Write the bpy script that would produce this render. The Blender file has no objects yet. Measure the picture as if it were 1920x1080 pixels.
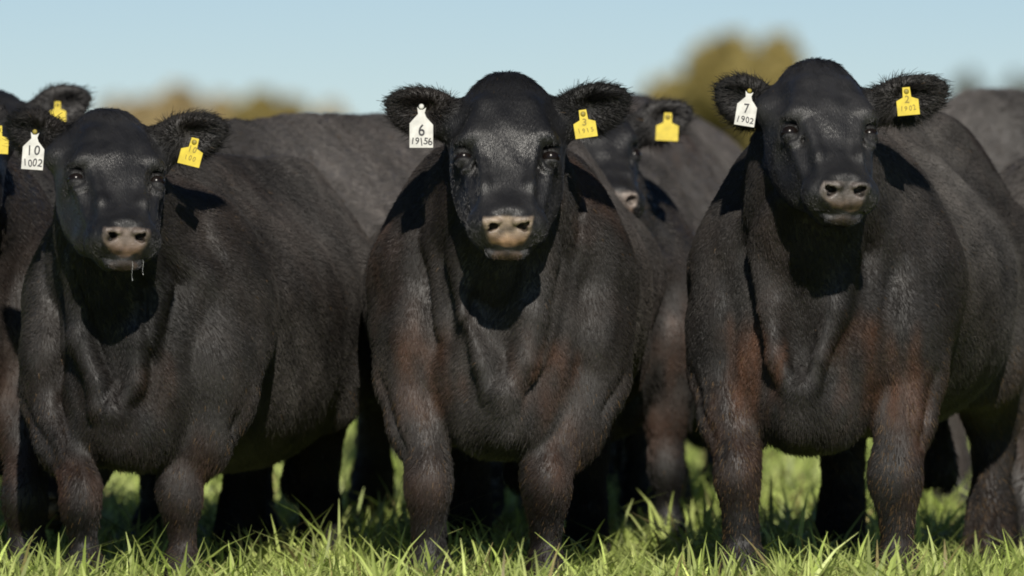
import bpy, math, random
import numpy as np

random.seed(7)
rng = np.random.default_rng(7)
R = math.radians
S = bpy.context.scene
C = S.collection

# ------------------------------------------------------------------ camera, sky, sun, exposure
CAM_D, CAM_H, PXM = 20.0, 1.05, 800.0          # metres to the front row, eye height, photo pixels per metre there
HORIZON = 330.0
cam_d = bpy.data.cameras.new('camera')
cam = bpy.data.objects.new('camera', cam_d); C.objects.link(cam); S.camera = cam
cam_d.sensor_width = 36.0
cam_d.lens = 36.0 * CAM_D / (1920.0 / PXM)
cam_d.clip_start = 0.5; cam_d.clip_end = 6000.0
cam.location = (0, -CAM_D, CAM_H)
cam.rotation_euler = (math.pi/2 - math.atan((540.0 - HORIZON) / PXM / CAM_D), 0, 0)
cam_d.dof.use_dof = True
cam_d.dof.focus_distance = CAM_D + 0.12
cam_d.dof.aperture_fstop = cam_d.lens / 80.0

SUN_EL, SUN_AZ = R(31), R(4)                    # behind the camera, a little to its right
w = bpy.data.worlds.new('World'); S.world = w; w.use_nodes = True
nt = w.node_tree; nt.nodes.clear()
wo = nt.nodes.new('ShaderNodeOutputWorld'); bg = nt.nodes.new('ShaderNodeBackground')
sky = nt.nodes.new('ShaderNodeTexSky'); sky.sky_type = 'NISHITA'; sky.sun_disc = False
sky.sun_elevation = SUN_EL; sky.sun_rotation = math.pi - SUN_AZ
sky.altitude = 200; sky.air_density = 0.52; sky.dust_density = 0.0; sky.ozone_density = 2.3
bg.inputs['Strength'].default_value = 0.063
nt.links.new(sky.outputs[0], bg.inputs[0]); nt.links.new(bg.outputs[0], wo.inputs[0])
sun_d = bpy.data.lights.new('sun', 'SUN'); sun_d.energy = 3.9; sun_d.angle = R(0.5); sun_d.color = (1.0, 0.94, 0.84)
sun = bpy.data.objects.new('sun', sun_d); C.objects.link(sun)
sun.rotation_euler = (math.pi/2 - SUN_EL, 0, SUN_AZ)
S.view_settings.view_transform = 'Standard'; S.view_settings.look = 'None'
S.view_settings.exposure = 0.0; S.view_settings.gamma = 1.0
S.render.engine = 'CYCLES'
S.cycles.max_bounces = 6; S.cycles.diffuse_bounces = 3; S.cycles.glossy_bounces = 2
S.cycles.transmission_bounces = 4; S.cycles.transparent_max_bounces = 6
S.cycles.filter_width = 1.9

def W(px, py, y=0.0):
    """a point of the place from its photo pixel and its depth behind the front row"""
    s = (CAM_D + y) / CAM_D / PXM
    return np.array([(px - 960.0) * s, y, CAM_H + (HORIZON - py) * s])

# ------------------------------------------------------------------ helpers
def tag(o, label=None, cat=None, group=None, kind=None):
    if label: o['label'] = label
    if cat: o['category'] = cat
    if group: o['group'] = group
    if kind: o['kind'] = kind
    return o

def empty(name, loc):
    o = bpy.data.objects.new(name, None); o.location = [float(v) for v in loc]
    o.empty_display_size = 0.2; C.objects.link(o); return o

def mesh_obj(name, verts, faces, mat, parent=None, smooth=True, colors=None):
    me = bpy.data.meshes.new(name)
    verts = np.asarray(verts, dtype=np.float32)
    if isinstance(faces, np.ndarray):
        n, k = faces.shape
        me.vertices.add(len(verts)); me.vertices.foreach_set('co', verts.ravel())
        me.loops.add(n*k); me.loops.foreach_set('vertex_index', faces.astype(np.int32).ravel())
        me.polygons.add(n); me.polygons.foreach_set('loop_start', np.arange(0, n*k, k, dtype=np.int32))
        me.update(calc_edges=True); me.validate()
    else:
        me.from_pydata([tuple(map(float, v)) for v in verts], [], faces); me.update()
    if smooth: me.polygons.foreach_set('use_smooth', np.ones(len(me.polygons), dtype=bool))
    if colors is not None:
        a = me.color_attributes.new('tint', 'FLOAT_COLOR', 'POINT')
        cc = np.ones((len(verts), 4), dtype=np.float32); cc[:, :colors.shape[1]] = colors
        a.data.foreach_set('color', cc.ravel())
    me.materials.append(mat)
    o = bpy.data.objects.new(name, me); C.objects.link(o)
    if parent: o.parent = parent
    return o

def material(name):
    m = bpy.data.materials.new(name); m.use_nodes = True
    n = m.node_tree.nodes; n.clear()
    out = n.new('ShaderNodeOutputMaterial'); p = n.new('ShaderNodeBsdfPrincipled')
    m.node_tree.links.new(p.outputs[0], out.inputs[0])
    return m, n, m.node_tree.links, p, out

def noise_node(n, l, scale, detail=3, vec=None, dist=0.0):
    t = n.new('ShaderNodeTexNoise'); t.inputs['Scale'].default_value = scale
    t.inputs['Detail'].default_value = detail; t.inputs['Distortion'].default_value = dist
    if vec is not None: l.new(vec, t.inputs['Vector'])
    return t

def wobble(P, seed, freq, n=6):
    r = np.random.default_rng(seed); v = np.zeros(len(P), dtype=np.float32)
    for i in range(n):
        k = r.normal(size=3); k /= np.linalg.norm(k)
        v += np.sin(P @ (k * freq * r.uniform(.6, 1.6)).astype(np.float32) + r.uniform(0, 6.28))
    return v / n**.5

def sstep(a, b, x):
    t = np.clip((x - a) / (b - a), 0, 1); return t*t*(3 - 2*t)

# ------------------------------------------------------------------ materials
# cattle hide: colour comes from the 'tint' attribute (black, sun-bleached brown, nose skin); alpha = wet bare skin
def hide_material():
    m, n, l, p, out = material('cattle_hide')
    at = n.new('ShaderNodeAttribute'); at.attribute_name = 'tint'
    tc = n.new('ShaderNodeTexCoord')
    fl = n.new('ShaderNodeAttribute'); fl.attribute_name = 'flow'
    n1 = noise_node(n, l, 1.0, 3, fl.outputs['Vector'], 0.3)
    n3 = noise_node(n, l, 9, 3, tc.outputs['Object'], 0.3)
    n2 = noise_node(n, l, 26, 4, tc.outputs['Object'], 0.4)
    mr = n.new('ShaderNodeMapRange'); mr.inputs[1].default_value = .25; mr.inputs[2].default_value = .75
    mr.inputs[3].default_value = .55; mr.inputs[4].default_value = 1.4
    l.new(n2.outputs[0], mr.inputs[0])
    mx = n.new('ShaderNodeMix'); mx.data_type = 'RGBA'; mx.blend_type = 'MULTIPLY'; mx.inputs[0].default_value = 1
    l.new(at.outputs['Color'], mx.inputs[6]); l.new(mr.outputs[0], mx.inputs[7])
    l.new(mx.outputs[2], p.inputs['Base Color'])
    rr = n.new('ShaderNodeMapRange'); rr.inputs[3].default_value = .34; rr.inputs[4].default_value = .56
    inv = n.new('ShaderNodeMath'); inv.operation = 'SUBTRACT'; inv.inputs[0].default_value = 1
    l.new(at.outputs['Alpha'], inv.inputs[1]); l.new(inv.outputs[0], rr.inputs[0])
    gl = n.new('ShaderNodeMapRange'); gl.inputs[1].default_value = .35; gl.inputs[2].default_value = .65; gl.inputs[3].default_value = -.07; gl.inputs[4].default_value = .12
    l.new(n3.outputs[0], gl.inputs[0]); ad = n.new('ShaderNodeMath'); ad.operation = 'ADD'; l.new(rr.outputs[0], ad.inputs[0]); l.new(gl.outputs[0], ad.inputs[1])
    l.new(ad.outputs[0], p.inputs['Roughness'])
    p.inputs['Specular IOR Level'].default_value = .62
    b = n.new('ShaderNodeBump'); b.inputs['Strength'].default_value = .8; b.inputs['Distance'].default_value = .0025
    l.new(n1.outputs[0], b.inputs['Height']); l.new(b.outputs[0], p.inputs['Normal'])
    return m

def hair_material():
    m, n, l, p, out = material('cattle_hair')
    at = n.new('ShaderNodeAttribute'); at.attribute_name = 'tint'
    l.new(at.outputs['Color'], p.inputs['Base Color'])
    sl = n.new('ShaderNodeMapRange'); sl.inputs[3].default_value = .46; sl.inputs[4].default_value = .42
    l.new(at.outputs['Alpha'], sl.inputs[0]); l.new(sl.outputs[0], p.inputs['Roughness'])     # alpha: sleek face hair
    s2 = n.new('ShaderNodeMapRange'); s2.inputs[3].default_value = .34; s2.inputs[4].default_value = .70
    l.new(at.outputs['Alpha'], s2.inputs[0]); l.new(s2.outputs[0], p.inputs['Specular IOR Level'])
    return m

def plain(name, col, rough=.5, spec=.5, nscale=0, namt=.2):
    m, n, l, p, out = material(name)
    p.inputs['Base Color'].default_value = (*col, 1); p.inputs['Roughness'].default_value = rough
    p.inputs['Specular IOR Level'].default_value = spec
    if nscale:
        tc = n.new('ShaderNodeTexCoord'); t = noise_node(n, l, nscale, 4, tc.outputs['Object'])
        mr = n.new('ShaderNodeMapRange'); mr.inputs[3].default_value = 1 - namt; mr.inputs[4].default_value = 1 + namt
        mr.inputs[1].default_value = .3; mr.inputs[2].default_value = .7
        l.new(t.outputs[0], mr.inputs[0])
        mx = n.new('ShaderNodeMix'); mx.data_type = 'RGBA'; mx.blend_type = 'MULTIPLY'; mx.inputs[0].default_value = 1
        mx.inputs[6].default_value = (*col, 1); l.new(mr.outputs[0], mx.inputs[7]); l.new(mx.outputs[2], p.inputs['Base Color'])
    return m

def leaf_material(name, trans=.35, rough=.5, spec=.3):
    m, n, l, p, out = material(name)
    at = n.new('ShaderNodeAttribute'); at.attribute_name = 'tint'
    l.new(at.outputs['Color'], p.inputs['Base Color'])
    p.inputs['Roughness'].default_value = rough; p.inputs['Specular IOR Level'].default_value = spec
    tr = n.new('ShaderNodeBsdfTranslucent'); l.new(at.outputs['Color'], tr.inputs['Color'])
    ms = n.new('ShaderNodeMixShader'); ms.inputs[0].default_value = trans
    l.new(p.outputs[0], ms.inputs[1]); l.new(tr.outputs[0], ms.inputs[2]); l.new(ms.outputs[0], out.inputs[0])
    return m

HIDE = hide_material(); HAIR = hair_material()
EYE = plain('eye_gloss', (.010, .007, .006), .22, .25)
TAG_W = plain('white_tag_plastic', (.68, .67, .62), .5, .4, 45, .22)
TAG_Y = plain('yellow_tag_plastic', (.74, .57, .03), .5, .4, 45, .18)
INK = plain('tag_ink', (.05, .05, .055), .6, .3, 90, .8)
INK_Y = plain('faded_tag_ink', (.30, .22, .02), .6)
DROOL = plain('drool', (.75, .76, .75), .08, .8)

# ------------------------------------------------------------------ signed distance shapes
def f32(a): return np.asarray(a, dtype=np.float32)
def smin(a, b, k):
    h = np.maximum(k - np.abs(a - b), 0) / k
    return np.minimum(a, b) - h*h*k*.25
def smax(a, b, k): return -smin(-a, -b, k)
def ell(p, c, r, M=None):
    q = p - f32(c)
    if M is not None: q = q @ f32(M)
    r = f32(r)
    a = q / r; k0 = np.sqrt((a*a).sum(1)); b = a / r; k1 = np.sqrt((b*b).sum(1)) + 1e-6
    return k0 * (k0 - 1) / k1
def cone(p, a, b, ra, rb):
    a = f32(a); b = f32(b); ba = b - a; q = p - a
    t = np.clip((q @ ba) / float(ba @ ba), 0, 1)
    v = q - t[:, None] * ba
    return np.sqrt((v*v).sum(1)) - (ra + (rb - ra) * t)
def chain(p, pts, rs, k=.02):
    d = None
    for i in range(len(pts) - 1):
        e = cone(p, pts[i], pts[i+1], rs[i], rs[i+1])
        d = e if d is None else smin(d, e, k)
    return d
def torus(p, c, axis, R0, r0):
    q = p - f32(c); ax = f32(axis); ax /= np.linalg.norm(ax)
    h = q @ ax; w_ = np.sqrt(np.maximum((q*q).sum(1) - h*h, 0)) - R0
    return np.sqrt(w_*w_ + h*h) - r0
def mir(p):
    q = p.copy(); q[:, 0] = np.abs(q[:, 0]); return q
def rot2(ax, a):
    c, s = math.cos(a), math.sin(a)
    return {'x': np.array([[1,0,0],[0,c,-s],[0,s,c]]), 'y': np.array([[c,0,s],[0,1,0],[-s,0,c]]),
            'z': np.array([[c,-s,0],[s,c,0],[0,0,1]])}[ax]

def grid_axis(lo, hi, flo, fhi, hf, hc):
    """sample positions, fine between flo and fhi, coarser away from there"""
    xs = [lo]
    while xs[-1] < hi or len(xs) % 8:
        x = xs[-1]; dist = max(flo - x, x - fhi, 0)
        xs.append(x + min(hc, hf + .16*dist))
    return np.array(xs)

def polygonise(f, axes):
    """surface nets over a sparse rectilinear grid"""
    B = 8; nb = np.array([len(a)//B for a in axes])
    at = lambda idx: f32(np.stack([axes[k][idx[..., k]] for k in range(3)], -1))
    ii = np.stack(np.meshgrid(*[np.arange(k) for k in nb], indexing='ij'), -1).reshape(-1, 3)
    lo_, hi_ = at(ii*B), at(ii*B + B - 1)
    d = f((lo_ + hi_)/2); rad_ = np.linalg.norm(hi_ - lo_, axis=1)*.5
    D = np.repeat(np.repeat(np.repeat(d.reshape(nb), B, 0), B, 1), B, 2).astype(np.float32)
    keep = ii[np.abs(d) < rad_*1.5 + .02]
    off = np.stack(np.meshgrid(*[np.arange(B)]*3, indexing='ij'), -1).reshape(-1, 3)
    for s in range(0, len(keep), 600):
        idx = (keep[s:s+600, None, :]*B + off[None]).reshape(-1, 3)
        D[idx[:, 0], idx[:, 1], idx[:, 2]] = f(at(idx))
    s_ = D < 0
    cnt = np.zeros(tuple(np.array(D.shape) - 1), np.int8)
    cs = [(a, b, c) for a in (0, 1) for b in (0, 1) for c in (0, 1)]
    for a, b, c in cs:
        cnt += s_[a:D.shape[0]-1+a, b:D.shape[1]-1+b, c:D.shape[2]-1+c]
    act = np.argwhere((cnt > 0) & (cnt < 8))
    vid = np.full(cnt.shape, -1, np.int32); vid[act[:, 0], act[:, 1], act[:, 2]] = np.arange(len(act))
    val = {o: D[act[:, 0]+o[0], act[:, 1]+o[1], act[:, 2]+o[2]] for o in cs}
    acc = np.zeros((len(act), 3)); num = np.zeros(len(act))
    for o in cs:
        for ax in range(3):
            if o[ax]: continue
            o2 = tuple(1 if k == ax else o[k] for k in range(3))
            va, vb = val[o], val[o2]; m = (va < 0) != (vb < 0)
            t = np.where(m, va / np.where(m, va - vb, 1), 0)
            pt = np.tile(np.array(o, float), (len(act), 1)); pt[:, ax] += t
            acc[m] += pt[m]; num[m] += 1
    fr = acc / num[:, None]; p0_ = at(act).astype(float); p1_ = at(act + 1).astype(float)
    V = p0_ + (p1_ - p0_) * fr
    quads = []
    for ax in range(3):
        b1, b2 = [(1, 2), (2, 0), (0, 1)][ax]
        sl0 = [slice(0, k) for k in D.shape]; sl1 = list(sl0)
        sl0[ax] = slice(0, D.shape[ax]-1); sl1[ax] = slice(1, D.shape[ax])
        A, Bm = s_[tuple(sl0)], s_[tuple(sl1)]
        e = np.argwhere(A != Bm); e = e[(e[:, b1] > 0) & (e[:, b2] > 0) & (e[:, b1] < D.shape[b1]-1) & (e[:, b2] < D.shape[b2]-1)]
        flip = A[e[:, 0], e[:, 1], e[:, 2]]
        def g(d1, d2):
            q = e.copy(); q[:, b1] -= d1; q[:, b2] -= d2; return vid[q[:, 0], q[:, 1], q[:, 2]]
        q = np.stack([g(1, 1), g(0, 1), g(0, 0), g(1, 0)], 1)
        q[~flip] = q[~flip][:, ::-1]; quads.append(q)
    F = np.concatenate(quads); F = F[(F >= 0).all(1)]
    return V.astype(np.float32), F

def vnormals(V, F):
    a = V[F[:, 2]] - V[F[:, 0]]; b = V[F[:, 3]] - V[F[:, 1]]; fn = np.cross(a, b)
    N = np.zeros_like(V)
    for k in range(4): np.add.at(N, F[:, k], fn)
    N /= np.linalg.norm(N, axis=1)[:, None] + 1e-12
    return N

# ------------------------------------------------------------------ cattle
NOSE_O, NOSE_D, NOSE_N = (0, .446, -.020), (0, .77, -.64), (0, .64, .77)
NOSTRIL = ((.0335, -.008, .0125, .0095, .022, -30), (.0455, -.013, .0095, .0065, .017, -50), (.0400, .002, .0085, .0060, .014, 20))
EYE_C = (.1020, .230, -.062)
def near(P, c, r, fn):
    dist = np.sqrt(((P - f32(c))**2).sum(1)); m = dist < r
    out = (dist - r + .08).astype(np.float32)
    if m.any(): out[m] = fn(P[m])
    return out

class Cow:
    def __init__(s, **k):
        s.__dict__.update(dict(h=(.0048, .0120), bscale=1.0, byaw=0.0, hscale=1.0, hyaw=0.0, htilt=30.0, hroll=0.0,
                               knees=None, hind=None, ears=None, seed=1, ridges=1.0, width=1.0, brisket=0.0,
                               nose=(.30, .22, .15), hair=0, brown=[], belly=0.0, neckdrop=0.0, fleck=.0, fold=.006, feet=(0, 0), pitch=0.0, hrad=1.0, dust=1.0))
        s.__dict__.update(k)
        t = R(s.htilt)
        M = np.array([[1, 0, 0], [0, -math.sin(t), -math.cos(t)], [0, -math.cos(t), math.sin(t)]]).T   # columns x,u,n
        M = rot2('z', R(s.hyaw)) @ rot2('y', R(s.hroll)) @ M
        s.HM = M; s.HO = np.asarray(s.poll, float)
        s.BM = rot2('z', R(s.byaw)) @ rot2('x', R(s.pitch)); s.BO = np.asarray([s.base[0], s.base[1], 0.0])
        s.build()
    def hw(s, x, u, n): return s.HO + s.HM @ (np.array([x, u, n]) * s.hscale)
    def bw(s, x, y, z): return s.BO + s.BM @ (np.array([x * s.width, y, z]) * s.bscale)
    def tohead(s, P): return ((P - f32(s.HO)) @ f32(s.HM)) / np.float32(s.hscale)
    def tobody(s, P):
        q = ((P - f32(s.BO)) @ f32(s.BM)) / np.float32(s.bscale); q[:, 0] /= s.width; return q

    def head(s, P):
        p = s.tohead(P); q = mir(p)
        d = ell(q, (0, .088, -.095), (.090, .100, .072))                          # poll
        d = smin(d, cone(q, (.030, .056, -.100), (.124, .112, -.122), .048, .040), .035)   # slope from the poll down to the ear
        d = smin(d, ell(q, (0, .165, -.090), (.116, .110, .080)), .045)           # forehead
        d = smin(d, ell(q, (.094, .188, -.048), (.030, .040, .028)), .03)         # brow
        d = smin(d, cone(q, (.056, .110, -.038), (.080, .192, -.029), .020, .023), .035)   # frontal ridge
        d = smin(d, cone(q, (0, .20, -.088), (0, .40, -.070), .074, .058), .05)   # nose bridge
        d = smin(d, chain(q, [(.064, .235, -.034), (.054, .33, -.026), (.051, .405, -.034)], [.016, .015, .017]), .020)   # bridge edges, flat top
        d = smin(d, ell(q, (.074, .265, -.135), (.046, .120, .088)), .05)         # cheek
        d = smin(d, ell(q, (.060, .19, -.18), (.060, .10, .08)), .07)             # jaw angle
        d = smin(d, cone(q, (.045, .27, -.18), (.020, .43, -.105), .050, .042), .05)   # jaw
        d = smin(d, ell(q, (0, .405, -.058), (.084, .052, .056)), .03)            # muzzle
        d = smin(d, ell(q, (.050, .420, -.066), (.044, .042, .048)), .022)        # lip pads
        d = smin(d, ell(q, (0, .432, -.026), (.062, .050, .044)), .014)           # nose
        no = f32(NOSE_O); q0 = q - no; nb_ = q0 @ f32(NOSE_D); nm = q0 @ f32(NOSE_N)
        d = smax(d, np.where(nb_ < .05, nm - .002, -1.0).astype(np.float32), .014)   # the pad is flat and faces forward
        d = smin(d, ell(q, (0, .474, -.082), (.050, .020, .026)), .012)           # chin
        d = smin(d, cone(q, (.100, .256, -.072), (.074, .36, -.066), .013, .011), .02)    # facial crest
        d = smax(d, -ell(q, (.093, .305, -.022), (.019, .075, .024)), .025)        # hollow beside the bridge
        d = smax(d, -ell(q, (.130, .315, -.098), (.026, .070, .040)), .03)        # flat cheek
        d = smax(d, -ell(q, (.128, .152, -.036), (.022, .028, .028)), .025)       # temple
        # eye socket and lids
        ec = f32(EYE_C); ed = f32((.76, .05, .65)); ed /= np.linalg.norm(ed)
        d = smax(d, -ell(q, ec + ed*.014, (.029, .025, .029)), .010)
        lids = smin(ell(q, ec + f32((-.001, -.0085, .001)), (.0235, .0158, .0225)), ell(q, ec + f32((-.001, .0145, .000)), (.0225, .0125, .0205)), .002)
        d = smin(d, lids, .006)
        d = smin(d, chain(q, [ec + f32((-.036, .018, .012)), ec + f32((-.022, .034, .012)), ec + f32((.006, .040, .006))], [.004, .005, .004]), .010)   # bag under the eye
        d = smax(d, -chain(q, [ec + f32((-.034, -.006, .022)), ec + f32((-.012, -.024, .024)), ec + f32((.020, -.026, .012))], [.0035, .0045, .0040]), .006)   # crease over the lid
        d = smax(d, -chain(q, [ec + f32((-.040, .020, .022)), ec + f32((-.030, .034, .018)), ec + f32((-.020, .052, .014))], [.003, .003, .002]), .006)      # tear line
        # nostrils and mouth
        d = smin(d, chain(q, [(.020, .436, -.004), (.046, .432, -.010), (.060, .444, -.032)], [.008, .010, .009]), .010)    # nostril wing
        for (cx, cb, ra, rb, rm, an) in NOSTRIL:
            d = smax(d, -ell(np.stack([q[:, 0] - cx, nb_ - cb, nm], 1), (0, 0, -.004), (ra, rb, rm), rot2('z', R(an))), .004)
        d = smax(d, -chain(q, [(0, .486, -.056), (.034, .482, -.064), (.060, .458, -.078)], [.0042, .0038, .003]), .005)    # mouth
        d = smax(d, -cone(q, (0, .462, -.028), (0, .482, -.050), .0020, .0028), .004)
        d = d + .0011*wobble(p, s.seed + 40, 75) + .0012*wobble(p*f32((1.6, .6, 1)), s.seed + 41, 42)
        return d * s.hscale

    def ear(s, P, e):
        t_ = np.clip(((P - f32(e['c'])) @ f32(e['a'])) / e['L'], -1, 1)
        P0 = P; q_ = (P - f32(e['c'])) @ f32(e['M']); q_[:, 1] /= (1 - .06*t_ - .12*t_*t_); q_[:, 2] += .012*t_*t_; P = q_ @ f32(e['M']).T + f32(e['c'])
        d = ell(P, e['c'], (e['L'], e['H'], .022), e['M'])
        cut = ell(P, e['c'] + e['f'] * .040 + e['a'] * .012, (e['L']*.86, e['H']*.74, .040), e['M'])
        d = smax(d, -cut, .012)
        d = smin(d, cone(P, e['root'] - e['a'] * .04 - e['f']*.01, e['c'] - e['a'] * e['L'] * .45 - e['f']*.008, .040, .026), .03)
        return d

    def body(s, P):
        p = s.tobody(P); q = mir(p)
        tp = 1 - .29 * sstep(.80, 1.16, q[:, 2]); q[:, 0] /= tp                   # the top line is narrower
        d = ell(q, (0, 1.14, .795), (.350, .80, .370))
        d = smin(d, ell(q, (0, 1.16, .680 - s.belly), (.305, .60, .235)), .10)
        d = smin(d, ell(q, (.13, 1.70, .87), (.20, .36, .31)), .12)
        d = smin(d, cone(q, (0, .60, 1.06), (0, 1.75, 1.06), .11, .11), .12)
        d = smin(d, ell(q, (.205, .50, .80), (.122, .20, .28)), .045)             # shoulder blade
        d = smin(d, ell(q, (.212, .36, .670), (.088, .10, .130)), .035)           # point of the shoulder
        d = smin(d, ell(q, (0, .42, .70), (.18, .20, .25)), .06)
        d = smin(d, ell(q, (.088, .290, .600), (.076, .085, .120)), .030)         # breast muscles
        d = smin(d, ell(q, (0, .30, .490 - s.brisket), (.135, .15, .105)), .04)
        return d * s.bscale

    def legs(s, P):
        a = near(P, s.bw(0, .45, .36), .80*s.bscale, s.forelegs); b = near(P, s.bw(0, 1.82, .58), 1.02*s.bscale, s.hindlegs)
        return np.minimum(a, b)

    def forelegs(s, P):
        d = None; b = s.bscale; bk = s.BM @ np.array([0, 1.0, 0]); sd = s.BM @ np.array([1.0, 0, 0])
        for i, sx in enumerate((-1, 1)):
            kp = np.asarray(s.knees[i], float); Z = np.array([0, 0, 1.0])
            top = s.bw(sx*.210, .42, .68); el = s.bw(sx*.205, .40, .57)
            mid = el*.5 + kp*.5 + sd*sx*.006 + Z*.01
            ft = kp + sd*s.feet[i]; ft = np.array([ft[0], ft[1], 0])
            pts = [top, el, mid, kp + Z*.035, kp - Z*.03, ft + bk*.02 + Z*kp[2]*.42, ft + bk*.005 + Z*.12, ft - bk*.03 + Z*.05, ft - bk*.05 + Z*.015]
            e = chain(P, pts, np.array([.108, .100, .072, .047, .043, .033, .043, .044, .054]) * b, .03)
            e = smin(e, ell(P, el*.72 + kp*.28 + sd*sx*.018 - bk*.03, np.array([.055, .055, .105])*b), .03)   # forearm muscle
            e = smin(e, ell(P, kp - bk*.016, np.array([.049, .043, .046]) * b), .03)
            e = smax(e, -cone(P, el - bk*.105 - sd*sx*.030, kp - bk*.062 - sd*sx*.012 + Z*.06, .012, .008), .02)   # groove down the forearm
            e = smax(e, -cone(P, el - bk*.06 + sd*sx*.088, kp + sd*sx*.058 + Z*.08, .012, .009), .02)
            d = e if d is None else np.minimum(d, e)
        return d

    def hindlegs(s, P):
        d = None; b = s.bscale; bk = s.BM @ np.array([0, 1.0, 0])
        for i, sx in enumerate((-1, 1)):
            h0 = np.array([s.hind[i][0], s.hind[i][1], 0]); Z = np.array([0, 0, 1.0])
            a0 = s.bw(sx*.20, 1.68, .78); st = s.bw(sx*.215, 1.50, .60)
            hock = h0 + bk*.16 + Z*.46
            e = chain(P, [a0, (a0+hock)/2 - bk*.03, hock, h0 + bk*.12 + Z*.20, h0 + bk*.10 + Z*.12, h0 + bk*.04 + Z*.02], np.array([.19, .125, .060, .044, .048, .056]) * b, .05)
            e = smin(e, chain(P, [a0, st, hock], np.array([.17, .12, .055])*b, .05), .05)
            d = e if d is None else np.minimum(d, e)
        d = np.minimum(d, chain(P, [s.bw(0, 1.98, 1.06), s.bw(0, 2.10, .95), s.bw(.02, 2.12, .45), s.bw(.01, 2.11, .28)], np.array([.035, .024, .018, .035])*b, .02))
        return d

    def neck(s, P):
        b, hs = s.bscale, s.hscale
        d = chain(P, [s.hw(0, .10, -.15), s.hw(0, .14, -.27)*.55 + s.bw(0, .40, .96)*.45, s.bw(0, .60, .93)], [.105*hs, .150*b, .225*b], .06)
        d = smin(d, chain(P, [s.hw(0, .22, -.20), s.hw(0, .24, -.26)*.5 + s.bw(0, .27, .80)*.5, s.bw(0, .29, .62)], [.070*hs, .105*b, .120*b], .06), .07)
        return d

    def dewlap(s, P):
        g = s.ridges; J = s.hw; B = s.bw; f = s.fold
        d = None
        for sx in (-1, 1):
            lines = [([J(sx*.060, .27, -.225), B(sx*.098, .180, .86), B(sx*.082, .138, .72), B(sx*.052, .125, .61), B(sx*.022, .128, .545)], (.010, .016, .019, .021, .021)),
                     ([J(sx*.085, .20, -.235), B(sx*.160, .300, .88), B(sx*.135, .255, .70)], (.012, .026, .010))]
            for pts, rs in lines:
                pts = [p_ + (0 if i == 0 else 1) * np.array([f * (i % 2 * 2 - 1), 0, 0]) for i, p_ in enumerate(pts)]
                e = chain(P, pts, np.array(rs) * g, .02)
                d = e if d is None else np.minimum(d, e)
        d = np.minimum(d, chain(P, [B(0, .140, .58), B(.004, .124, .535), B(0, .160, .460 - s.brisket)], np.array([.016, .030, .026])*g, .02))
        return d

    def sdf(s, P, parts=False):
        db = s.body(P); dl = s.legs(P); dn = s.neck(P); dw = near(P, (s.hw(0, .3, -.2) + s.bw(0, .2, .6))/2, .62, s.dewlap); dh = near(P, s.hw(0, .23, -.1), .48*s.hscale, s.head)
        d = smin(db, dl, .038 * s.bscale); d = smin(d, dn, .11 * s.bscale); d = smin(d, dw, .066)
        far = sstep(.02, .10, dh)
        d = d + far * (.0050 * wobble(P, s.seed, 15) + .0030 * wobble(P*f32((1, 1, .4)), s.seed + 9, 40))
        if s.hair > 50000:                                                        # loose skin creases on neck and breast
            w_ = wobble(P*f32((1, .6, .30)), s.seed + 50, 24, 4)
            d = d + (.0105*np.exp(-(w_/.30)**2) * far * (.25 + .75*sstep(.20, .03, dw)) * sstep(.45, .60, P[:, 2])).astype(np.float32)
        d = smin(d, dh, .028)
        de = None
        for e in s.earf:
            x = near(P, e['c'], .26, lambda Q: s.ear(Q, e)); de = x if de is None else np.minimum(de, x)
        d = smin(d, de, .018)
        if parts: return d, db, dl, dn, dh, de
        return d

    def build(s):
        s.earf = []
        for sx, (root, tip, H, fwd) in zip((-1, 1), s.ears):
            root = np.asarray(root, float); tip = np.asarray(tip, float)
            a = tip - root; Ln = np.linalg.norm(a); a /= Ln
            f = np.asarray(fwd, float); f -= a * (f @ a); f /= np.linalg.norm(f); up = np.cross(f, a); up *= np.sign(up[2])
            L = Ln * .60
            s.earf.append(dict(root=root, a=a, f=f, up=up, c=tip - a*L, L=L, H=H, M=np.stack([a, up, f], 1), tip=tip))
        pts = [s.bw(x, y, z) for x in (-.45, .45) for y in (-.05, 2.15) for z in (-.0, 1.3)] + [s.hw(x, u, n) for x in (-.2, .2) for u in (-.06, .55) for n in (-.3, .06)]
        pts += [s.bw(0, 2.2, .3)] + [np.array([a[0], a[1], .5]) for a in s.hind] + [e['tip'] for e in s.earf] + [np.array(k) for k in s.knees]
        pts = np.array(pts); lo = pts.min(0) - .08; hi = pts.max(0) + .08; lo[2] = -.04
        hp_ = np.array([s.hw(x, u, n) for x in (-.11, .11) for u in (0, .5) for n in (-.10, .0)]); hl, hh = hp_.min(0), hp_.max(0)
        hf, hc = s.h
        V, F = polygonise(s.sdf, [grid_axis(lo[k], hi[k], hl[k], hh[k], hf, hc) for k in range(3)])
        N = vnormals(V, F)
        d, db, dl, dn, dh, de = s.sdf(V, True)
        s.root = empty('cow', s.BO)
        tag(s.root, s.label, 'cow', 'black cattle standing in the paddock')
        # pigment, with some light and shade put into it
        black = f32((.0270, .0248, .0230)) * s.dust; face = f32((.0175, .0170, .0172)) * s.dust; brown = f32((.080, .038, .022))  # haze over the cows behind is put into their coat colour
        hm = sstep(.03, -.004, dh) ; em = sstep(.012, 0, de)
        col = black * (1 - hm[:, None]) + face * hm[:, None]
        bm = np.zeros(len(V), np.float32) + .035 * (1 + wobble(V, s.seed + 3, 9)) * (1 - hm)
        for (c, r, a) in s.brown: bm = np.maximum(bm, a * sstep(1.25, .35, np.sqrt((((V - f32(c)) / f32(r))**2).sum(1)) + .26*wobble(V, s.seed+5, 24) + .16*wobble(V*f32((1.5, 1, .6)), s.seed+6, 75)))
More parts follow.
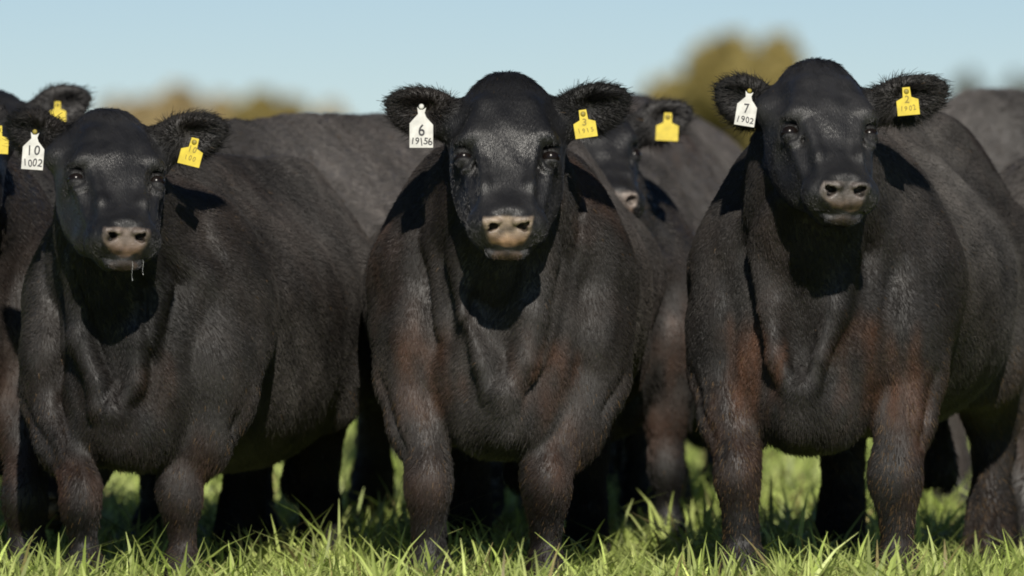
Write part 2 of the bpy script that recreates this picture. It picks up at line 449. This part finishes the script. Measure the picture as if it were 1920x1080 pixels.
        fb = sstep(.22, 1.15, s.tobody(V)[:, 1] + .10*wobble(V, s.seed + 17, 8)) * (1 - hm)
        col = col * (.78 + 1.20*fb)[:, None]  # dull barrel hair, plus the flank's velvety lit look put into the colour
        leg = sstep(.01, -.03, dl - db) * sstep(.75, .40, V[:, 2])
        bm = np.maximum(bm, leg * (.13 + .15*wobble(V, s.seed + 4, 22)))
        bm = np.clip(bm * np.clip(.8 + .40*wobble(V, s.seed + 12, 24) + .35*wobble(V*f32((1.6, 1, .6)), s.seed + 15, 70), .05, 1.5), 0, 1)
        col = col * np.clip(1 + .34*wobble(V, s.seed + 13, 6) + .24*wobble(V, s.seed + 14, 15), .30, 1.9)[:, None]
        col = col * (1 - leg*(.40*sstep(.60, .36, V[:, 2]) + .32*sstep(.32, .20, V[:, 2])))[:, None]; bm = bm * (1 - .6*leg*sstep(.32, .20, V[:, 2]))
        col = col * (1 - bm[:, None]) + brown * bm[:, None]
        hp = s.tohead(V); hq = mir(hp)
        q0 = hq - f32(NOSE_O); pb = q0 @ f32(NOSE_D); pm = q0 @ f32(NOSE_N); wv = .004*wobble(V, s.seed + 8, 130)
        nose = sstep(.004, -.004, hq[:, 0] - (.053 - .32*np.maximum(pb, -.02)) + 1.6*wv) * sstep(-.032, -.025, pb + wv*.5) * sstep(.044, .038, pb + wv) * sstep(-.030, -.022, pm) * sstep(.05, .02, dh)
        lip = sstep(.006, 0, ell(hq, (0, .488, -.078), (.034, .012, .016))) * .28
        nose = np.maximum(nose, lip)
        mott = np.clip(.82 + .24*wobble(V, s.seed + 6, 110) + .22*wobble(V, s.seed + 7, 260), .3, 1.35)
        nc = f32(s.nose) * mott[:, None] * (1 - f32((.22, .38, .50)) * sstep(.000, .034, pb)[:, None])
        hole = np.zeros(len(V), np.float32)
        for (cx, cb, ra, rb, rm, an) in NOSTRIL:
            hole = np.maximum(hole, sstep(.003, -.004, ell(np.stack([hq[:, 0] - cx, pb - cb, pm], 1), (0, 0, -.006), (ra, rb, rm), rot2('z', R(an)))))
        nc = nc * (1 - .93*hole[:, None])  # shade inside the nostrils is put into the skin colour
        col = col * (1 - nose[:, None]) + nc * nose[:, None]
        for sx in (-1, 1):
            lidm = sstep(.034, .026, np.linalg.norm(V - f32(s.hw(sx*EYE_C[0], EYE_C[1], EYE_C[2])), axis=1))[:, None]
            col = col * (1 - lidm) + f32((.009, .0085, .0085)) * lidm
        hoof = sstep(.07, .05, V[:, 2]); col = col * (1 - hoof[:, None]) + f32((.02, .018, .016)) * hoof[:, None]
        eyed = np.min([np.linalg.norm(V - f32(s.hw(sx*EYE_C[0], EYE_C[1], EYE_C[2])), axis=1) for sx in (-1, 1)], axis=0)
        rgba = np.concatenate([col, np.maximum(nose, .68*hm*sstep(.028, .045, eyed))[:, None]], 1)
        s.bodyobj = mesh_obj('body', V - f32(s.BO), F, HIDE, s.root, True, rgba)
        fc = s.tobody(V)*f32((300, 150, 62))*(1 - hm[:, None]) + hp*f32((430, 75, 430))*hm[:, None]
        fa = s.bodyobj.data.attributes.new('flow', 'FLOAT_VECTOR', 'POINT'); fa.data.foreach_set('vector', np.ascontiguousarray(fc, dtype=np.float32).ravel())
        s.V, s.N, s.F = V, N, F
        s.eyes()
        if s.hair: s.coat(fb, col, hm, em, nose, leg, dh, de)

    def eyes(s):
        for sx in (-1, 1):
            c = s.hw(sx*EYE_C[0], EYE_C[1], EYE_C[2])
            vs, fs = uv_sphere(.0214 * s.hscale, 20, 12)
            o = mesh_obj('eye', vs, fs, EYE, s.root); o.location = [float(v) for v in (c - s.BO)]

    def coat(s, fb, col, hm, em, nose, leg, dh, de):
        V, N, F = s.V, s.N, s.F
        T = np.concatenate([F[:, [0, 1, 2]], F[:, [0, 2, 3]]])
        a, b, c = V[T[:, 0]], V[T[:, 1]], V[T[:, 2]]
        area = .5 * np.linalg.norm(np.cross(b - a, c - a), axis=1)
        view = f32((0, -CAM_D, CAM_H)) - V; view /= np.linalg.norm(view, axis=1)[:, None]
        facing = sstep(-.55, -.2, (N * view).sum(1))
        dens = facing * (1 - sstep(.1, .5, nose)) * sstep(.04, .10, V[:, 2])
        ehole = np.ones(len(V), np.float32)
        for sx in (-1, 1): ehole *= sstep(.0205, .0235, np.linalg.norm(V - f32(s.hw(sx*EYE_C[0], EYE_C[1], EYE_C[2])), axis=1))
        front = sstep(.06, .13, s.tohead(V)[:, 1]) * sstep(.30, .75, N @ f32(s.HM[:, 2]))
        dens *= ehole * (1 + 1.6*em + .25*hm*(1 - em)) * (1 - .30*hm*front*(1 - em))
        wgt = area * dens[T].mean(1); tot = wgt.sum()
        n = int(s.hair * tot)
        ti = rng.choice(len(T), n, p=wgt / tot)
        r1 = np.sqrt(rng.random(n)); r2 = rng.random(n)
        bc = np.stack([1 - r1, r1*(1 - r2), r1*r2], 1).astype(np.float32)
        lerp = lambda A: (A[T[ti]] * (bc[:, :, None] if A.ndim > 1 else bc)).sum(1)
        P = lerp(V); Nn = lerp(N); Nn /= np.linalg.norm(Nn, axis=1)[:, None] + 1e-9
        HMk = lerp(hm); EM = lerp(em); LG = lerp(leg); CO = lerp(col); FB = lerp(fb)
        bodyflow = f32(s.BM @ np.array([0, .55, -.85])); headflow = f32(s.HM @ np.array([0, 1.0, 0]))
        flow = bodyflow[None] * (1 - HMk[:, None]) + headflow[None] * HMk[:, None]
        flow = flow + f32((0, 0, -.8)) * LG[:, None]
        # muscles and whorls turn the coat
        ang = .42 * wobble(P, s.seed + 21, 6)
        side = np.cross(Nn, flow); flow = flow + side * ang[:, None] * (1 - .7*HMk[:, None])
        for e in s.earf:
            near = EM * (np.linalg.norm(P - f32(e['c']), axis=1) < .14)
            q = P - f32(e['c']); rad = q - np.outer(q @ f32(e['f']), f32(e['f'])); rad /= np.linalg.norm(rad, axis=1)[:, None] + 1e-6
            rad = rad + f32(e['a']) * .5
            flow = flow * (1 - near[:, None]) + rad * near[:, None]
        flow -= Nn * (flow * Nn).sum(1)[:, None]; flow /= np.linalg.norm(flow, axis=1)[:, None] + 1e-6
        jit = rng.normal(size=(n, 3)).astype(np.float32)
        belly = sstep(-.2, -.8, Nn[:, 2]) * (1 - HMk)
        lift = (.28 + .27*FB - .14*HMk - .10*LG + .15*EM + .20*belly)[:, None]
        pt = sstep(.10, -.01, ((P - f32(s.HO)) @ f32(s.HM))[:, 1]/s.hscale) * HMk
        ln = .0140 * (1 - HMk) + .0095 * HMk + .011*pt
        ln = ln * (1 - EM) + (.006 + .024*rng.random(n)**5) * EM + belly * .012 + .004*LG
        ln = (ln * rng.uniform(.6, 1.35, n))[:, None].astype(np.float32)
        d1 = flow + Nn * lift * 1.5 + jit * (.11 - .05*HMk)[:, None]; d1 /= np.linalg.norm(d1, axis=1)[:, None]
        d2 = flow + Nn * lift * .45 + jit * (.15 - .07*HMk)[:, None] + f32((0, 0, -.12)); d2 /= np.linalg.norm(d2, axis=1)[:, None]
        p0 = P - Nn * .0015; p1 = p0 + d1 * ln * .45; p2 = p1 + d2 * ln * .55
        pts = np.stack([p0, p1, p2], 1) - f32(s.BO)
        rad = np.tile(f32((.00068, .0006, .00025)), (n, 1)) * rng.uniform(.7, 1.2, (n, 1)).astype(np.float32) * s.hrad * (1 - .35*HMk[:, None]) * (1 - .2*EM[:, None])
        tone = rng.lognormal(0, .13, n)[:, None] * np.clip(1 + .22*wobble(P, s.seed + 30, 60) + .38*HMk*wobble(((P - f32(s.HO)) @ f32(s.HM))*f32((1.5, .45, 1.2)), s.seed + 31, 85), .25, 2.2)[:, None]
        cc = CO * np.clip(tone, .3, 3) * 1.25 * (1 - .60*EM[:, None])
        g = (rng.random(n) < (.0015 + s.fleck * LG)) [:, None]
        cc = np.where(g, f32((.13, .080, .036)) * rng.uniform(.5, 1.3, (n, 1)), cc)
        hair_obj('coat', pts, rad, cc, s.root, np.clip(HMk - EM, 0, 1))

def uv_sphere(r, nu, nv):
    vs = [(0, 0, r)]; fs = []
    for j in range(1, nv):
        t = math.pi * j / nv
        for i in range(nu):
            p = 2*math.pi*i/nu; vs.append((r*math.sin(t)*math.cos(p), r*math.sin(t)*math.sin(p), r*math.cos(t)))
    vs.append((0, 0, -r)); last = len(vs) - 1
    for i in range(nu): fs.append((0, 1 + i, 1 + (i+1) % nu))
    for j in range(nv - 2):
        for i in range(nu):
            a = 1 + j*nu + i; b = 1 + j*nu + (i+1) % nu; fs.append((a, a + nu, b + nu, b))
    for i in range(nu): fs.append((last, 1 + (nv-2)*nu + (i+1) % nu, 1 + (nv-2)*nu + i))
    return vs, fs

def hair_obj(name, pts, rad, cols, parent, sleek):
    n, k, _ = pts.shape
    hc = bpy.data.hair_curves.new(name); hc.add_curves([k] * n)
    hc.attributes['position'].data.foreach_set('vector', np.ascontiguousarray(pts, dtype=np.float32).ravel())
    ra = hc.attributes.get('radius') or hc.attributes.new('radius', 'FLOAT', 'POINT')
    ra.data.foreach_set('value', np.ascontiguousarray(rad, dtype=np.float32).ravel())
    ca = hc.attributes.new('tint', 'FLOAT_COLOR', 'CURVE')
    cc = np.ones((n, 4), np.float32); cc[:, :3] = cols; cc[:, 3] = sleek; ca.data.foreach_set('color', cc.ravel())
    hc.materials.append(HAIR)
    o = bpy.data.objects.new(name, hc); C.objects.link(o); o.parent = parent
    tag(o, kind='stuff')
    return o

# ------------------------------------------------------------------ the herd
FRONT_HAIR, BACK_HAIR = 85000, 20000
HERD = 'black cattle standing in the paddock'
def up_(p, dz): return p + np.array([0, 0, dz])
def cow_from_photo(poll, y, yaw, tilt, roll, hs, ears, base, byaw, bs, knees, hind, **k):
    """poll, ears, knees: photo pixels; the depth y is metres behind the front row"""
    P = up_(W(*poll, y + .12), .021 * hs)
    E = []
    for (r, t, H, f, dy) in ears: E.append((W(*r, y + .16), W(*t, y + .16 + dy), H, f))
    K = [W(px, py, y + ky) for (px, py, ky) in knees]
    HI = [(W(px, 1000, y + hy)[0], y + hy) for (px, hy) in hind]
    b = W(base, 700, y + .08)
    return Cow(poll=P, hyaw=yaw, htilt=tilt, hroll=roll, hscale=hs, ears=E, base=(b[0], b[1]), byaw=byaw, bscale=bs,
               knees=K, hind=HI, **k)

def cow_free(base, byaw, bs, low=False, **k):
    """a cow given by where it stands; low = head down to the grass"""
    M = rot2('z', R(byaw)); O = np.array([base[0], base[1], 0.0])
    b = lambda x, y, z: O + M @ (np.array([x, y, z]) * bs)
    poll = b(0, -.42, .62) if low else b(0, -.02, 1.30); tilt = 18 if low else 34
    t = R(tilt); HM = M @ np.array([[1, 0, 0], [0, -math.sin(t), -math.cos(t)], [0, -math.cos(t), math.sin(t)]]).T
    hw = lambda x, u, n: poll + HM @ (np.array([x, u, n]) * .95)
    fw = M @ np.array([0, -1.0, 0]); sd = M @ np.array([1.0, 0, 0])
    E = [(hw(sx*.118, .11, -.11), hw(sx*.27, .10, -.14), .058, tuple(fw + sd*sx*.3)) for sx in (-1, 1)]
    return Cow(poll=poll, hyaw=byaw, htilt=tilt, hscale=.95, ears=E, base=base, byaw=byaw, bscale=bs,
               knees=[b(sx*.155, .42, .34/bs) for sx in (-1, 1)], hind=[tuple(b(sx*.17, 1.72, 0)[:2]) for sx in (-1, 1)], **k)

def brown_at(px, py, y, r, a): return (W(px, py, y), r, a)

centre = cow_from_photo((951, 129), 0, 0, 30, 0, 1.0,
    [((848, 222), (723, 192), .058, (-.25, -1, -.15), .0), ((1056, 218), (1182, 182), .058, (.25, -1, -.15), .0)],
    938, -1, 1.0, [(803, 905, .36), (1022, 905, .34)], [(872, 1.75), (1100, 1.75)],
    seed=11, hair=FRONT_HAIR, nose=(.35, .270, .200), width=1.0, fleck=.03,
    brown=[brown_at(790, 690, .3, (.10, .25, .13), 0.52), brown_at(1030, 720, .3, (.10, .25, .12), 0.52), brown_at(1110, 350, .6, (.12, .4, .16), 0.30),
           brown_at(690, 480, .6, (.09, .4, .2), 0.22)],
    label='black cow in the middle of the front row, facing straight ahead')
left = cow_from_photo((211, 191), .05, 13, 38, 2, .94,
    [((108, 262), (8, 230), .054, (-.3, -1, -.1), .10), ((303, 268), (428, 238), .056, (.15, -1, -.1), .02)],
    188, -12, .92, [(150, 938, .26), (341, 925, .38)], [(430, 1.75), (578, 1.72)],
    seed=23, hair=FRONT_HAIR, nose=(.18, .140, .115), fleck=.03, fold=.013, ridges=.9, feet=(.01, .0), belly=.09, width=1.03,
    brown=[brown_at(300, 730, .3, (.05, .25, .08), 0.22), brown_at(400, 350, .8, (.2, .4, .1), 0.09)],
    label='black cow at the left of the front row with drool under its grey-brown muzzle')
right = cow_from_photo((1540, 100), .02, 13, 37, 1, .95,
    [((1440, 205), (1338, 165), .059, (-.3, -1, -.1), .05), ((1648, 198), (1778, 165), .054, (.2, -1, -.15), .0)],
    1484, -11, 1.02, [(1386, 890, .34), (1680, 890, .36)], [(1565, 1.75), (1845, 1.7)],
    seed=37, hair=FRONT_HAIR, nose=(.14, .118, .105), fleck=.10, fold=-.004, ridges=1.0,
    brown=[brown_at(1410, 690, .3, (.08, .25, .15), 0.75), brown_at(1620, 690, .3, (.09, .25, .15), 0.75), brown_at(1700, 740, .4, (.08, .25, .14), 0.55),
           brown_at(1850, 940, 1.7, (.09, .3, .2), 0.30), brown_at(1385, 840, .4, (.09, .2, .1), 0.36)],
    label='black cow at the right of the front row with rusty brown breast')

between = cow_from_photo((1108, 168), 2.1, 17, 40, 0, .88,
    [((1060, 240), (960, 215), .055, (-.3, -1, -.1), .05), ((1196, 243), (1300, 206), .058, (.2, -1, -.1), .0)],
    1108, -3, .93, [(1070, 880, .42), (1250, 875, .42)], [(1080, 1.7), (1200, 1.75)],
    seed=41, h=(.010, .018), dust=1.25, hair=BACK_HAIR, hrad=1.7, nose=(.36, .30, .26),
    brown=[brown_at(1250, 640, 2.5, (.08, .3, .13), 0.42)],
    label='black cow peering out between the middle and right cows')
edge = cow_from_photo((-92, 165), .75, 0, 34, 0, .96,
    [((-190, 240), (-300, 220), .060, (-.3, -1, -.1), .05), ((6 - 20, 240), (24, 232), .060, (.2, -1, -.1), .0)],
    -148, -2, 1.0, [(-250, 900, .42), (48, 930, .30)], [(-250, 1.75), (-60, 1.75)],
    seed=53, h=(.010, .018), dust=1.0, hair=BACK_HAIR, hrad=1.6, label='black cow cut off by the left edge, one flank and foreleg showing',
    brown=[brown_at(5, 780, 1.0, (.08, .3, .3), 0.26)])
behind_left = cow_from_photo((-14, 160), 2.2, 0, 34, 0, .95,
    [((-110, 225), (-200, 190), .060, (-.3, -1, -.1), .05), ((72, 218), (172, 178), .062, (.2, -1, -.1), .0)],
    -20, 0, 1.0, [(-110, 900, .42), (80, 900, .42)], [(-110, 1.75), (80, 1.75)],
    seed=59, h=(.011, .020), dust=1.0, hair=BACK_HAIR, hrad=1.8, label='black cow behind the left cow, only one tagged ear and brow showing')
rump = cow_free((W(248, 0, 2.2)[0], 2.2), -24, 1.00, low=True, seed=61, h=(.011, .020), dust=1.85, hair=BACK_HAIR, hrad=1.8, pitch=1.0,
    brown=[brown_at(620, 260, 4, (.3, .5, .12), 0.21)],
    label='black cow behind the left cow, rounded rump rising between left and middle cows')
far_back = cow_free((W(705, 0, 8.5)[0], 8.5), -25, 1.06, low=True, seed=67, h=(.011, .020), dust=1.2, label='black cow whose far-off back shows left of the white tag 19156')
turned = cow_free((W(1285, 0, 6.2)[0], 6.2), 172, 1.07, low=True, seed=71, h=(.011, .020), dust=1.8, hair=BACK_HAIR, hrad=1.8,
    label='dark cow whose sloping back shows between the peering cow and the right cow',
    brown=[brown_at(1290, 250, 4.3, (.3, .5, .12), 0.24)])
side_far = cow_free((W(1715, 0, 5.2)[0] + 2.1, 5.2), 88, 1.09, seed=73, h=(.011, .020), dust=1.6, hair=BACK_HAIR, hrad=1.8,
    label='black cow standing side-on far behind the right cow')
side_near = cow_free((W(1815, 0, 2.2)[0] + 1.85, 1.7), 72, .95, seed=79, h=(.011, .020), dust=1.0, hair=BACK_HAIR, hrad=1.6,
    label='black cow cut off by the right edge, close behind the right cow')

# ------------------------------------------------------------------ ear tags
def text_mesh(txt, size):
    cu = bpy.data.curves.new('lettering', 'FONT'); cu.body = txt; cu.size = size; cu.align_x = 'CENTER'; cu.align_y = 'CENTER'
    cu.extrude = .0002; cu.offset = size * .014
    o = bpy.data.objects.new('lettering', cu); C.objects.link(o)
    me = bpy.data.meshes.new_from_object(o.evaluated_get(bpy.context.evaluated_depsgraph_get()))
    bpy.data.objects.remove(o); bpy.data.curves.remove(cu); return me

def slab(name, outline, th, mat, parent):
    n = len(outline)
    vs = [(x, -th/2, z) for x, z in outline] + [(x, th/2, z) for x, z in outline]
    fs = [tuple(range(n)), tuple(range(2*n - 1, n - 1, -1))] + [(i, i + n, (i+1) % n + n, (i+1) % n) for i in range(n)]
    return mesh_obj(name, vs, fs, mat, parent, smooth=False)

STUD_Y = plain('dull_stud', (.32, .25, .03), .5)
def ear_tag(cow, px, py, y, kind, label, lines, roll=0, yaw=0, tilt=8, sc=1.0, stud=None):
    """px,py: lower middle of the tag in the photo"""
    s = sc * (CAM_D + y) / CAM_D / PXM
    if kind == 'white': out = [(-22, 0), (22, 0), (22, 43), (9, 58), (6, 66), (9, 76), (3, 72), (-3, 72), (-8, 77), (-6, 64), (-22, 46)]; mat, ink, top = TAG_W, INK, 70
    else: out = [(-21, 0), (21, 0), (21, 29), (8, 34), (7, 53), (-7, 53), (-8, 34), (-21, 28)]; mat, ink, top = TAG_Y, INK_Y, 50
    o = slab('ear_tag', [(a*s, b*s) for a, b in out], .0022, mat, cow.root)
    p = W(px, py, y) - cow.BO; o.location = [float(v) for v in p]
    o.rotation_euler = (R(-tilt), R(roll), R(yaw)); o['label'] = label
    vs, fs = uv_sphere(5.0*s, 12, 8); st = mesh_obj('stud', vs, fs, stud or STUD_Y, o)
    st.scale = (1, .5, 1); st.location = (0, -.002, (top + (8 if kind == 'white' else -5))*s)
    hr = random.Random(len(label) + int(px))
    for t, size, cz in lines:                                            # written by hand, so the figures wander
        adv = min(size*.62, 40/len(t)) if len(t) > 1 else 0
        for i, ch in enumerate(t):
            me = text_mesh(ch, size*s); me.materials.append(ink)
            l = bpy.data.objects.new('lettering', me); C.objects.link(l); l.parent = o
            l.rotation_euler = (R(90), R(hr.uniform(-9, 9)), 0); l.scale = (hr.uniform(.8, 1.0), hr.uniform(.9, 1.12), 1)
            l.location = ((i - (len(t) - 1)/2)*adv*s + hr.uniform(-.6, .6)*s, -.0016, (cz + hr.uniform(-1.2, 1.2))*s)
    return o
ear_tag(centre, 790, 277, .085, 'white', 'white ear tag marked 6 19156', [('6', 30, 33), ('19156', 19, 11)], roll=0, stud=TAG_W)
ear_tag(centre, 1100, 258, .085, 'yellow', 'yellow ear tag with faded print', [('3', 20, 30), ('1915', 13, 13)], roll=-8, yaw=6)
ear_tag(left, 60, 318, .14, 'white', 'white ear tag marked 10 1002', [('10', 26, 38), ('1002', 21, 13)], roll=4, sc=.92)
ear_tag(left, 353, 310, .13, 'yellow', 'yellow ear tag with faded print', [('10', 16, 30), ('100', 13, 13)], roll=14, yaw=-6)
ear_tag(right, 1395, 236, .11, 'white', 'white ear tag marked 7 1902', [('7', 27, 38), ('1902', 20, 13)], roll=9, sc=.86)
ear_tag(right, 1704, 216, .10, 'yellow', 'yellow ear tag with faded print', [('2', 20, 30), ('1902', 13, 13)], roll=-5, yaw=6)
ear_tag(between, 1250, 264, 2.14, 'yellow', 'plain yellow ear tag', [], roll=3)
ear_tag(behind_left, 108, 230, 2.12, 'yellow', 'plain yellow ear tag', [], sc=.75)
ear_tag(edge, -6, 288, .72, 'yellow', 'plain yellow ear tag', [], roll=3)

# strings of drool under the left cow's lip
for (px, py, ln) in ((248, 490, .045), (268, 488, .034)):
    a = W(px, py, -.17); n = 14
    pts = np.array([a + np.array([.001*math.sin(i*.5), 0, -ln*i/n]) for i in range(n + 1)])
    vs, fs = [], []
    for i, c in enumerate(pts):
        r = .0003 * (1 - .5*i/n) + (.0004 if i in (n, n-1) else 0)
        for k in range(6): vs.append(c - left.BO + r*np.array([math.cos(k*1.047), math.sin(k*1.047), 0]))
    for i in range(n):
        for k in range(6): fs.append((i*6+k, i*6+(k+1) % 6, (i+1)*6+(k+1) % 6, (i+1)*6+k))
    mesh_obj('drool', vs, fs, DROOL, left.root)
# ------------------------------------------------------------------ ground and grass
def ground_material():
    m, n, l, p, out = material('pasture_soil')
    tc = n.new('ShaderNodeTexCoord'); a = noise_node(n, l, 3.0, 5, tc.outputs['Object']); b = noise_node(n, l, .06, 4, tc.outputs['Object'])
    r = n.new('ShaderNodeValToRGB'); r.color_ramp.elements[0].position = .3; r.color_ramp.elements[1].position = .7
    r.color_ramp.elements[0].color = (.15, .20, .04, 1); r.color_ramp.elements[1].color = (.24, .29, .07, 1)
    r2 = n.new('ShaderNodeValToRGB'); r2.color_ramp.elements[0].position = .35; r2.color_ramp.elements[1].position = .65
    r2.color_ramp.elements[0].color = (.85, .95, .8, 1); r2.color_ramp.elements[1].color = (1.15, 1.1, 1.0, 1)
    l.new(a.outputs[0], r.inputs[0]); l.new(b.outputs[0], r2.inputs[0])
    mx = n.new('ShaderNodeMix'); mx.data_type = 'RGBA'; mx.blend_type = 'MULTIPLY'; mx.inputs[0].default_value = 1
    l.new(r.outputs[0], mx.inputs[6]); l.new(r2.outputs[0], mx.inputs[7]); l.new(mx.outputs[2], p.inputs['Base Color'])
    p.inputs['Roughness'].default_value = .95
    return m
g = mesh_obj('ground', [(-2500, -60, 0), (2500, -60, 0), (2500, 4500, 0), (-2500, 4500, 0)], [(0, 1, 2, 3)], ground_material(), smooth=False)
tag(g, 'flat green pasture ground', None, None, 'structure')

def blades(x, y, hmean, wmean, r):
    n = len(x)
    h = np.minimum(hmean * r.lognormal(0, .26, n), hmean*1.75); wd = wmean * r.uniform(.55, 1.35, n)
    az = r.uniform(0, 2*np.pi, n); lean = r.uniform(.12, 1.15, n) * h; twist = az + np.pi/2 + r.normal(0, .5, n)
    bend = r.uniform(1.4, 3.0, n)
    droop = r.random(n) < .55
    V = np.zeros((n, 5, 2, 3), np.float32)
    for j, t in enumerate((0, .3, .58, .82, 1.0)):
        off = lean * t**bend; z = h * (t - .10*lean/h*t**3)
        z = np.where(droop, h * (t - .42*t**3), z); off = np.where(droop, lean*1.6*t**1.7, off)
        ww = wd * (1 - t**2.4) * .5 + .0004; ww = ww * (.75 + .5*min(t*3, 1))
        cx = x + np.cos(az)*off; cy = y + np.sin(az)*off
        for k, sg in enumerate((-1, 1)):
            V[:, j, k, 0] = cx + sg*np.cos(twist)*ww; V[:, j, k, 1] = cy + sg*np.sin(twist)*ww; V[:, j, k, 2] = z
    base = np.arange(n)[:, None] * 10
    F = np.concatenate([base + np.array([[2*j, 2*j+1, 2*j+3, 2*j+2]]) for j in range(4)])
    hue = r.random(n)[:, None]; val = r.lognormal(0, .30, n)[:, None]
    colr = (np.array([[.42, .52, .125]]) * (1 - hue) + np.array([[.58, .64, .23]]) * hue) * val
    dry = (r.random(n) < .06)[:, None]; colr = np.where(dry, np.array([[.36, .30, .13]]) * val, colr)
    cols = np.repeat(colr.astype(np.float32), 10, 0)
    return V.reshape(-1, 3), F, cols

gr = np.random.default_rng(3)
VV, FF, CC, k0 = [], [], [], 0
for (y0, y1, dens, hm, wm) in ((-3.6, -1.2, 4600, .092, .0094), (-1.2, 1.2, 4200, .120, .0094), (1.2, 5, 1400, .13, .011), (5, 14, 400, .13, .016), (14, 32, 110, .12, .03)):
    hw0 = 1.35 * (20 + y1) / 20 + .9
    n = int(dens * (y1 - y0) * 2 * hw0)
    x = gr.uniform(-hw0, hw0, n); y = gr.uniform(y0, y1, n)
    cl = wobble(f32(np.stack([x, y, 0*x], 1)), 5, 6.0)
    k = gr.random(n) < np.clip(.72 + .28*cl, .25, 1); x, y, cl = x[k], y[k], cl[k]
    for cw in (left, centre, right, between, edge):                      # trodden round the feet
        for p in [k_[:2] for k_ in cw.knees] + [h_ for h_ in cw.hind]:
            dd = np.hypot(x - p[0], y - (p[1] - .02)); kk = (dd > .085 + .05*gr.random(len(x))); x, y, cl = x[kk], y[kk], cl[kk]
    v, f, c = blades(x, y, hm * (1 + .16*cl), wm, gr)
    VV.append(v); FF.append(f + k0); CC.append(c); k0 += len(v)
grass = mesh_obj('grass', np.concatenate(VV), np.concatenate(FF), leaf_material('grass_blade', .32, .42, .35), None, False, np.concatenate(CC))
tag(grass, 'lush bright green grass round the cattle', 'grass', None, 'stuff')

# ------------------------------------------------------------------ trees far behind
BARK = plain('bark', (.10, .08, .06), .9, .2, 4, .3)
LEAF = leaf_material('tree_leaf', .15, .6, .2)
def tree(px, top, half, y, tint, label, seed, leaves=6000):
    r = np.random.default_rng(seed)
    s = (CAM_D + y) / CAM_D / PXM
    base = np.array([(px - 960)*s, y, 0]); H = CAM_H + (HORIZON - top)*s; Rw = half*s
    t = empty('tree', base); tag(t, label, 'tree', 'trees beyond the paddock')
    def tube(p, q, a, b, vs, fs, n=8):
        p, q = np.array(p, float), np.array(q, float); d = (q - p)/np.linalg.norm(q - p); u = np.cross(d, (0, 0, 1.0) if abs(d[2]) < .9 else (1.0, 0, 0)); u /= np.linalg.norm(u); v = np.cross(d, u)
        k = len(vs)
        for c, rr in ((p, a), (q, b)):
            for i in range(n): vs.append(c + rr*(u*math.cos(6.2832*i/n) + v*math.sin(6.2832*i/n)))
        for i in range(n): fs.append((k+i, k+(i+1) % n, k+n+(i+1) % n, k+n+i))
    vs, fs = [], []; fork = np.array([.05*Rw, 0, .30*H]); tube((0, 0, -.1), fork, .05*H, .036*H, vs, fs)
    lobes = []
    for i in range(9):
        a = 6.2832*i/9 + r.uniform(-.3, .3); rr = Rw*r.uniform(.3, .75)
        c = np.array([rr*math.cos(a), rr*math.sin(a), H*r.uniform(.20, .78)]); lobes.append((c, Rw*r.uniform(.34, .48), H*r.uniform(.18, .26)))
        tube(fork*.9, c, .022*H, .008*H, vs, fs, 6)
    lobes.append((np.array([Rw*r.uniform(-.3, .3), 0, H*.83]), Rw*.34, H*.17))
    mesh_obj('trunk', vs, fs, BARK, t)
    V, F, K = [], [], []
    per = leaves // len(lobes)
    for (c, rx, rz) in lobes:
        d = r.normal(size=(per, 3)); d /= np.linalg.norm(d, axis=1)[:, None]; d *= (r.random(per)**.45)[:, None]
        P = c + d*np.array([rx, rx, rz]); sz = .06*H*r.uniform(.5, 1.3, per)
        a = r.normal(size=(per, 3)); a /= np.linalg.norm(a, axis=1)[:, None]; b = np.cross(a, r.normal(size=(per, 3))); b /= np.linalg.norm(b, axis=1)[:, None]
        q = np.stack([P - a*sz[:, None], P + b*sz[:, None]*.5, P + a*sz[:, None], P - b*sz[:, None]*.5], 1)
        V.append(q.reshape(-1, 3)); K.append(np.repeat(np.array(tint)*r.lognormal(0, .25, per)[:, None], 4, 0))
    V = np.concatenate(V); F = np.arange(len(V)).reshape(-1, 4)
    mesh_obj('crown', V, F, LEAF, t, False, f32(np.concatenate(K)))
OL, TN, GB = (.36, .29, .105), (.46, .36, .19), (.26, .29, .27)  # GB carries the bluish distance haze as leaf colour
tree(335, 158, 112, 260, TN, 'tan-green tree right of the left cow, leftmost of the far trees', 1)
tree(500, 168, 90, 270, OL, 'olive tree above the rump between left and middle cows', 2)
tree(610, 192, 70, 330, TN, 'small pale tree between the olive tree and the middle cow', 3)
tree(1395, 62, 128, 240, OL, 'tall olive tree behind the right cow, topmost of the far trees', 4, 9000)
tree(1258, 140, 80, 250, OL, 'lower olive tree just right of the middle cow', 5)
tree(1480, 150, 110, 260, TN, 'tan tree mostly hidden behind the head of the right cow', 6)
tree(1815, 130, 40, 620, GB, 'thin grey-blue tree right of the right cow', 7, 1500)
tree(1905, 140, 60, 600, GB, 'grey-green tree at the right edge of the picture', 8, 3500)
tree(255, 182, 70, 290, TN, 'low tan tree directly right of the head of the left cow', 9)
tree(420, 176, 80, 300, TN, 'tan tree between the leftmost far tree and the olive tree', 10)
tree(1215, 170, 55, 270, TN, 'low tan tree beside the right ear of the middle cow', 11)
tree(300, 176, 90, 320, TN, 'pale tan tree behind the leftmost far trees', 12)
tree(455, 186, 90, 330, TN, 'pale low tree behind the olive tree left of the middle cow', 13)
tree(560, 184, 80, 310, TN, 'tan tree between the olive tree and the small pale tree', 14)
